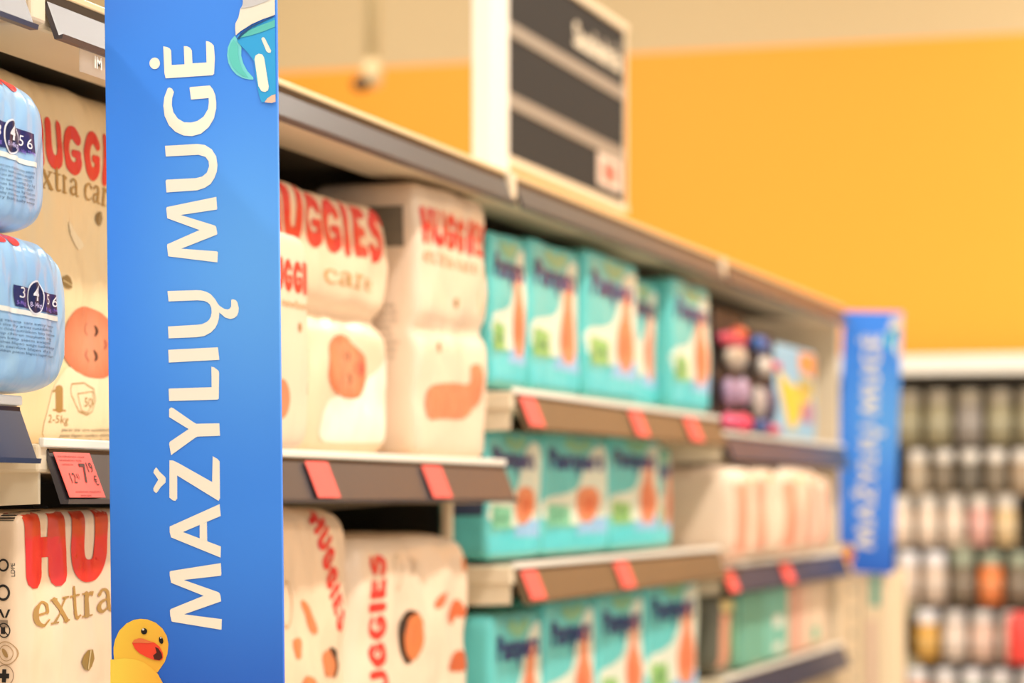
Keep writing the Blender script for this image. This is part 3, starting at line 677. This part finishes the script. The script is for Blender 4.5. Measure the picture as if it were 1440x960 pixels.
L2 = Pack('nappy_pack', 2.693, YX(670, -1.03), -1.03, .986, 1.256, depth=.22, p=8, m=CREAM2, amp=.006, fold=.005, seed=55, n=30, label='cream pack lying on its side, letters reading up, below grey rail')
P = Print(); a = L2.px(545, 1010); b = L2.px(545, 778)
P.font(FAT, 'HUGGIES', a[0], a[1], L2.px(545, 900)[0]-L2.px(524, 900)[0], b[1]-a[1], RED, 0, rot=math.pi/2, step=.01); P.build('brand_lettering', L2.front, L2.t, INK)
for pts, c in (([(566,880),(572,862),(582,858),(592,870),(597,895),(592,920),(580,930),(570,920)], (226, 124, 74)), ([(612,850),(618,838),(630,832),(626,846),(616,856)], (214, 112, 78)), ([(634,868),(640,848),(650,842),(660,858),(658,868),(648,866),(640,878)], (214, 104, 64)), ([(632,938),(640,920),(652,914),(664,920),(662,940),(640,944)], (206, 100, 62)), ([(655,785),(660,782),(662,800),(656,802)], (230, 140, 90))):
    spot(L2, pts, c)
spot(L2, [(566,872),(574,858),(588,862),(578,868),(572,890),(574,918),(582,930),(572,932),(566,915),(564,890)], (40, 28, 26), 1)
P = Print(); P.poly(ring(*L2.px(560, 805), .013, .002, .02), (186, 172, 140)); P.text('37', L2.px(578, 0)[0], L2.px(585, 808)[1], .02, (206, 180, 150), rot=0, wd=.03)
P.build('count_badge', L2.front, L2.t, INK)

# ================================================================ TEAL PACKS
def teal(Y0, Y1, Z0, Z1, X, label, seed, style=0, depth=.12, first=False):
    K = Pack('nappy_pack', Y0+.001, Y1-.001, X, Z0+.001, Z1, depth=.075 if first else depth, p=18, m=TEAL, amp=.004, fold=.003, seed=seed, n=18, label=label)
    if first:
        P = Print(); P.poly(rect(-.4*K.D, .34*K.H, .4*K.D, .94*K.H), (60, 70, 96), 0, .01); P.build('side_print', lambda y, z, l: K.left(y, z, l), K.t, INK)
    Wd, Hh = K.W, K.H; G = lambda pts: [(a*Wd-Wd/2, b*Hh) for a, b in pts]
    P = Print()
    P.poly(smooth_poly(G([(.04,.30),(.04,.46),(.3,.5),(.5,.56),(.66,.80),(.78,.90),(.96,.86),(.97,.25),(.6,.24)])), (226, 232, 214), 0, .02)
    P.poly(G([(.02, .05), (.98, .05), (.98, .16), (.5, .22), (.02, .18)]), (84, 206, 214), 1, .03)
    P.poly(G([(.45, .17), (.95, .16), (.96, .30), (.7, .3), (.5, .25)]), (150, 196, 232), 2, .03)
    P.poly(G([(.06, .24), (.38, .24), (.38, .40), (.06, .42)]), (150, 200, 120) if style != 1 else (130, 206, 170), 2, .03)
    P.text('64', .12*Wd-Wd/2, .28*Hh, .08*Hh, (60, 130, 90), 3, wd=.2*Wd)
    P.poly(smooth_poly(G([(.3,.90),(.38,.96),(.5,.92),(.62,.96),(.7,.90),(.5,.84)])), (132, 190, 150), 1, .02)
    P.build('panel_print', K.front, K.t, INK, .012)
    P = Print()
    P.text('Pampers', .08*Wd-Wd/2, .71*Hh, .15*Hh, (30, 56, 122), 4, wd=.8*Wd, off=.03); P.build('brand_lettering', K.front, K.t, INK, .012)
    P = Print()
    if style == 1: pts = [(.46,.40),(.5,.52),(.62,.56),(.78,.55),(.86,.46),(.8,.34),(.66,.26),(.52,.3)]
    else: pts = [(.55,.42),(.58,.52),(.64,.6),(.66,.74),(.72,.8),(.8,.74),(.82,.6),(.88,.5),(.9,.36),(.82,.24),(.68,.22),(.58,.3)]
    P.poly(smooth_poly(G(pts)), (236, 146, 106), 3, .02)
    P.poly(smooth_poly(G([(a*.5+.34 if style != 1 else a*.5+.34, b*.5+.2) for a, b in pts])), (228, 120, 84), 4)
    P.build('baby_picture', K.front, K.t, INK, .012)
    return K
b5 = [YX(p, -1.03) for p in (688, 746, 817, 890, 934, 1000)]; ordn = ['first', 'second', 'third', 'fourth', 'fifth']
for i in range(5):
    X = [-1.035, -1.03, -1.02, -1.04, -1.015][i]
    teal(b5[i] if i else 3.21, min(b5[i+1], 4.40), 1.446, [1.655, 1.66, 1.668, 1.655, 1.666][i], X, ordn[i]+' teal nappy pack from the left on upper shelf of teal bay', 60+i)
b4 = [3.224, YX(748, -1.06), YX(845, -1.06), YX(925, -1.05), YX(953, -1.045)]
for i in range(4):
    teal(b4[i]+.002, b4[i+1], 1.216, [1.392, 1.394, 1.402, 1.385][i], -1.045-(.01 if i == 3 else 0), ordn[i]+' teal nappy pack from the left on middle shelf of teal bay', 70+i, style=1 if i < 2 else 0, first=i == 0)
b4 = [YX(p, -1.03) for p in (698, 770, 840, 905, 978)]
for i in range(4):
    teal(b4[i], b4[i+1], .931, [1.145, 1.155, 1.16, 1.17][i], -1.035+.004*i, ordn[i]+' teal nappy pack from the left on lowest visible teal shelf', 80+i)
# ================================================================ FAR BAY
def card(px0, px1, X, z0, z1, cols, label):
    ya, yb = YX(px0, X), YX(px1, X)
    t = tag(empty('pacifier_card', (X, (ya+yb)/2, z0)), label, 'toy'); w_ = yb-ya; h = z1-z0
    fin('backing_card', bxs([(-.006, 0, -w_/2, w_/2, 0, h)], .002), BLACKF, t)
    for k, (u, v, rx, rz, c) in enumerate(cols):
        bm = bmesh.new(); bmesh.ops.create_uvsphere(bm, u_segments=16, v_segments=10, radius=1)
        for q in bm.verts: q.co = Vector((.012+q.co.x*.014, (u-.5)*w_+q.co.y*rx*w_, v*h+q.co.z*rz*h))
        fin('blister_toy', bm, mat('toy_colour', c, .3), t, True)
    return t
card(1003, 1046, -1.02, 1.421, 1.64, [(.4, .75, .45, .07, (200, 60, 90)), (.62, .82, .2, .06, (216, 90, 50)), (.5, .62, .34, .11, (190, 176, 160)), (.3, .32, .16, .12, (160, 130, 160)), (.72, .34, .14, .12, (180, 150, 176)), (.3, .08, .2, .07, (232, 90, 130)), (.74, .08, .26, .08, (240, 70, 110))], 'black card with red, white and mauve baby toys, left one')
card(1050, 1088, -1.02, 1.421, 1.62, [(.25, .86, .24, .08, (40, 96, 170)), (.4, .66, .2, .1, (206, 196, 186)), (.78, .68, .2, .05, (214, 40, 100)), (.2, .3, .18, .16, (180, 166, 160)), (.6, .3, .14, .18, (70, 60, 90)), (.3, .08, .2, .07, (60, 90, 150)), (.72, .06, .2, .05, (220, 50, 90))], 'black card with blue and magenta baby toys, right one')
yb_ = Pack('toy_box', YX(1091, -1.03), YX(1148, -1.03), -1.03, 1.421, 1.615, depth=.1, p=30, m=mat('pale_blue_board', (150, 190, 214), .5), amp=0, n=16, label='yellow and pale blue toy box beside black cards on top far shelf', cat='box')
P = Print(); G = lambda pts: [(a*yb_.W-yb_.W/2, b*yb_.H) for a, b in pts]
P.poly(G([(.02,.98),(.98,.98),(.98,.4),(.6,.3),(.45,.1),(.3,.12),(.08,.55)]), (242, 200, 40)); P.poly(G([(.55,.95),(.95,.95),(.95,.7),(.55,.75)]), (244, 150, 40), 1); P.poly(G([(.6,.2),(.9,.2),(.9,.42),(.6,.4)]), (190, 120, 130), 1)
P.poly(G([(.55,.5),(.9,.48),(.92,.66),(.55,.7)]), (200, 170, 60), 1)
P.build('box_print', yb_.front, yb_.t)
bb = [YX(p, -1.0) for p in (1004, 1048, 1086, 1120, 1146, 1164)]
for i in range(5):
    K = Pack('wipes_bag', max(bb[i]+.002, 4.436), bb[i+1]-.002, -.97-.012*(i % 2)-(.02 if i == 4 else 0), 1.183, [1.358, 1.365, 1.366, 1.364, 1.355][i], depth=.2, p=5.5, m=PINKF, amp=.006, seed=90+i, n=16, label=['first', 'second', 'third', 'fourth', 'fifth'][i]+' upright cream and pink bag from the left on the far middle shelf', cat='bag')
    P = Print(); Wd, Hh = K.W, K.H
    P.poly(rect(-.44*Wd, .12*Hh, -.12*Wd, .82*Hh), (236, 160, 132), 0, .02); P.poly(disc(.1*Wd, .85*Hh, .1*Wd, .03*Hh, 10), (240, 180, 90), 0)
    P.build('bag_print', K.front, K.t, INK)
def carton(Y0, Y1, Z0, Z1, X, base, stripes, label, depth=.14, name='carton_box'):
    K = Pack(name, Y0, Y1, X, Z0, Z1, depth=depth, p=30, m=mat('board', base, .5, var=.03), amp=0, n=14, label=label, cat='box')
    if stripes:
        for (a, b, c, d, col) in stripes:
            P = Print(); P.poly(rect(a*K.W-K.W/2, b*K.H, c*K.W-K.W/2, d*K.H), col, 0); P.build('printed_patch', K.front, K.t)
    return K
K = Pack('gift_bag', 4.46, 4.62, -1.01, .981, 1.14, depth=.16, p=5, m=mat('dark_film', (96, 92, 76), .4, bump=.2), amp=.004, seed=99, n=16, label='rounded dark and green bag at left end of lowest far shelf', cat='bag')
P = Print(); Wd, Hh = K.W, K.H
P.poly(rect(-.4*Wd, .1*Hh, -.1*Wd, .7*Hh), (210, 150, 120), 0, .02); P.poly(rect(.05*Wd, .05*Hh, .3*Wd, .85*Hh), (120, 180, 140), 0, .02); P.poly(rect(-.38*Wd, .72*Hh, .1*Wd, .85*Hh), (220, 200, 140), 0, .02); P.build('bag_print', K.front, K.t, INK)
yy = [YX(p, -1.02) for p in (1043, 1078, 1110, 1138, 1164)]
carton(yy[0], yy[1]-.004, .981, 1.137, -1.02, (110, 170, 146), [(.5, .02, .75, .98, (196, 200, 170))], 'teal-green carton, left one on lowest far shelf')
carton(yy[1], yy[2]-.004, .981, 1.139, -1.02, (120, 186, 166), [(.0, .85, .4, .98, (220, 90, 90)), (.3, .4, .7, .55, (230, 230, 215)), (.3, .1, .7, .2, (230, 230, 215))], 'mint carton with pale spots, middle of lowest far shelf')
carton(yy[2], yy[3]-.004, .981, 1.142, -1.02, (226, 180, 156), [(.2, .05, .4, .95, (206, 140, 120)), (.6, .05, .75, .95, (236, 206, 180))], 'salmon pink striped carton on lowest far shelf')
carton(yy[3], min(yy[4], 5.66), .981, 1.14, -1.02, (226, 200, 172), [(.1, .1, .5, .3, (130, 190, 160))], 'beige carton with green patch, right end of lowest far shelf')
# floor stack at the end of the gondola
xs = [XY(1167, 5.75), XY(1211, 5.75), XY(1251, 5.75)]
nm = [['lowest', 'middle', 'topmost'][i] for i in range(3)]
for c_ in range(2):
    for i in range(3):
        z0 = i*.378; t = tag(empty('display_carton', ((xs[c_]+xs[c_+1])/2, 5.875, z0)), 'cream display carton, %s of %s stack below the far blue sign' % (nm[i], ['left', 'right'][c_]), 'box')
        w_ = xs[c_+1]-xs[c_]-.003
        fin('carton', bxs([(-w_/2, w_/2, -.125, .125, .001, .375)], .003), mat('cream_board', (240, 218, 184), .5, var=.03), t)
        P = Print()
        if c_ == 0:
            for k in range(7): P.poly(rect(.008, .03+k*.05, .022, .045+k*.05), (200, 186, 160))
        else:
            P.poly(rect(-.012, .3, .012, .37), (120, 176, 156)); P.poly(rect(-.016, .05, .0, .27), (226, 190, 170))
        P.build('carton_print', lambda x, y, l: (x, -.1262, y), t)

# ================================================================ BLACK BOARD ABOVE THE SHELVES
BX = -1.2
y0, y1 = YX(706, BX), YX(877, BX); zb = 1.832; zt = 2.146
t = tag(empty('aisle_board', (BX, (y0+y1)/2, 1.7225)), 'black hanging-style aisle board with grey bands and white frame above shelves', 'sign')
h = (y1-y0)/2; o = -1.7225
fin('board', bxs([(-.008, 0, -h, h, zb+o, zt+o)]), BOARD, t)
fin('post', bxs([(-.02, .012, -h-.09, -h, 0, .62)], .003), WHITEP, t)
fin('frame', bxs([(-.012, .006, -h-.001, h+.012, zb+o-.014, zb+o), (-.012, .006, -h-.001, h+.012, zt+o, zt+o+.014), (-.012, .004, h, h+.010, zb+o, zt+o)], .001), METAL, t)
fin('foot', bxs([(-.06, .06, -h-.12, -h+.03, 0, .006)], .001), METAL, t)
for v0, v1 in ((.60, .672), (.245, .318)):
    H_ = zt-zb
    fin('band', bxs([(0, .0025, -h, h, zb+o+v0*H_, zb+o+v1*H_)]), mat('grey_band', (152, 140, 126), .5), t)
P = Print(); ym = (y0+y1)/2; P.text('Sauskelnės', YX(806, BX)-ym, zb+o+.236, .040, (238, 224, 200), wd=YX(872, BX)-YX(806, BX), off=.03)
P.build('board_lettering', lambda x, y, l: (.0016, x, y), t)
P = Print(); P.poly(rect(.25*2*h, zb+o+.018, .47*2*h, zb+o+.075), (226, 206, 190)); P.poly(rect(.3*2*h, zb+o+.03, .42*2*h, zb+o+.062), (226, 110, 100), 1)
P.build('logo_patch', lambda x, y, l: (.0016+.0006*l, x, y), t)

# ================================================================ SECURITY CAMERA
cz_ = 2.62; p = hitY(524, 108, 7.6)
t = tag(empty('security_camera', (p.x, p.y, 4.2)), 'small white security camera on a pole in front of orange wall', 'camera')
fin('pole', lathe([(.022, -4.2+p.z+.05), (.022, 0)], 16), mat('beige_pole', (216, 196, 150), .5), t, True)
fin('camera_body', lathe([(.01, p.z-4.2-.035), (.026, p.z-4.2-.03), (.032, p.z-4.2+.0), (.032, p.z-4.2+.04), (.02, p.z-4.2+.055)], 20), mat('beige_housing', (222, 196, 150), .5), t, True)
bm = lathe([(.012, -.03), (.022, -.02), (.022, .03)], 16); bmesh.ops.rotate(bm, verts=bm.verts, matrix=Matrix.Rotation(R(100), 3, 'X')); bmesh.ops.translate(bm, verts=bm.verts, vec=(-.018, -.05, p.z-4.2-.03)); fin('lens', bm, BLACKP, t, True)

# ================================================================ FAR JAR SHELVING
JY = 8.0
t = tag(empty('jar_shelving', (-.9, 8.2, 0)), 'dark shelving with white top edge and jars at far right', 'shelving')
JD = mat('dark_brown_steel', (66, 56, 46), .6, var=.1); JE = mat('sage_shelf_edge', (150, 146, 124), .5)
fin('back_panel', bxs([(-1.5, 2.2, .26, .28, 0, 1.69)]), JD, t)
fin('top_canopy', bxs([(-1.5, 2.2, -.22, .3, 1.685, 1.745)], .004), WHITEP, t)
fin('plinth', bxs([(-1.5, 2.2, -.2, .28, 0, .1)], .004), JD, t)
for x in (-1.5, -.25, 1.0, 2.19): fin('upright', bxs([(x-.015, x+.015, .2, .26, 0, 1.685)]), JD, t)
SZ = [1.465, 1.155, .975, .80, .60, .38, .2]
for z in SZ: sh = fin('shelf', bxs([(-1.5, 2.2, -.2, .26, z-.016, z)], .002), JD, t)
for z in (.985+.0,): pass
for (pxc, pyc) in ((1277, 856), (1277, 932), (1352, 768)):
    q = hitY(pxc, pyc, 7.99)
    tag(fin('shelf_tag', bxs([(q.x-.035, q.x+.035, q.y-.003, q.y, q.z-.02, q.z+.02)], .001), JE), {856: 'grey-green shelf tag under the orange jars, far right', 932: 'grey-green shelf tag near the bottom edge, far right', 768: 'grey-green shelf tag between white lids, far right'}[pyc], 'price tag')
rows = [ # base z, height, jar radius, pitch, lid colour, body colours, label colours, count, stacked
 (1.466, .165, .040, .093, (150, 138, 118), [(158, 146, 120), (150, 140, 108), (140, 130, 120)], 'dim beige with dull lid, top row', 'dim jars on the top row'),
 (1.313, .135, .033, .080, (248, 240, 230), [(120, 104, 82), (180, 160, 134), (98, 88, 72), (166, 140, 110)], 'white-lidded, in the row second from top', 'white-lidded jars of the second row'),
 (1.156, .155, .033, .080, (250, 244, 236), [(236, 212, 190), (222, 190, 140), (228, 168, 156), (226, 208, 190)], 'white-lidded with light label, third row from top', 'pink-labelled jars of the third row'),
 (.976, .155, .036, .086, (158, 166, 144), [(236, 130, 66), (214, 190, 170), (240, 150, 90), (120, 104, 84)], 'grey-green lid, fourth row from top', 'orange-labelled jars of the fourth row'),
 (.801, .150, .036, .086, (214, 206, 200), [(226, 190, 170), (214, 160, 70), (232, 120, 70), (226, 206, 190)], 'pale lid, fifth row from top', 'jars of the fifth row'),
 (.601, .170, .036, .086, (230, 226, 226), [(214, 190, 170), (170, 176, 150), (226, 160, 120), (226, 206, 190)], 'pale lid, lowest row at the bottom edge', 'jars of the bottom row')]
mcache = {}
def cm(c, r=.35):
    if c not in mcache: mcache[c] = mat('jar_colour', c, r)
    return mcache[c]
for ri, (z0, hh, r, pitch, lc, bc, lb, gr) in enumerate(rows):
    if ri == 1: # low tray that carries the stacked second row
        tr = tag(fin('display_tray', bxs([(-1.46, -.62, 7.95, 8.08, 1.3115, 1.3128)], 0), cm((210, 200, 186))), 'thin card tray between stacked jar rows, far right', 'tray')
    protos = {}
    x = XY(1270+[8, 20, -2, 6, 34, 20][ri], 7.98); k = 0; ords = 'first second third fourth fifth sixth seventh eighth'.split(); rn = random.Random(ri)
    while x < XY(1450, 7.98):
        ci = rn.randrange(len(bc))
        if (ri, ci) not in protos:
            j = empty('jar', (x, 7.98, z0)); f = hh/.15
            fin('glass_body', lathe([(r*.9, 0), (r, .006), (r, .09*f), (r*.96, .10*f), (r*.82, .112*f)], 18), cm(bc[ci]), j, True)
            fin('lid', lathe([(r*.86, .110*f), (r*.9, .113*f), (r*.9, .146*f), (r*.84, .15*f)], 18), cm(lc if (ci != 1 or ri < 3) else (240, 236, 238)), j, True)
            fin('label_band', lathe([(r+.0006, .02*f), (r+.0006, .075*f)], 18), cm(tuple(min(255, int(c_*.85+30)) for c_ in bc[ci])), j, True)
            protos[(ri, ci)] = j
        else:
            s = protos[(ri, ci)]; j = s.copy(); C.objects.link(j)
            for ch in s.children: c_ = ch.copy(); C.objects.link(c_); c_.parent = j
        j.location = (x, 7.98+rn.uniform(-.01, .01) if ri not in (1, 2) else 7.995, z0); tag(j, ords[k]+' jar from the left, '+lb, 'jar', gr)
        x += pitch; k += 1
        if ri == 3 and k == 6: x += .09
# tin with red front at the right edge
tin = tag(fin('red_tin', lathe([(.04, 0), (.042, .004), (.042, .12), (.036, .13), (.036, .15)], 20), cm((236, 70, 62)), None, True), 'red tin in front of the jars at right edge', 'tin')
q = hitY(1436, 900, 7.87); tin.location = (q.x, 7.87, .801)
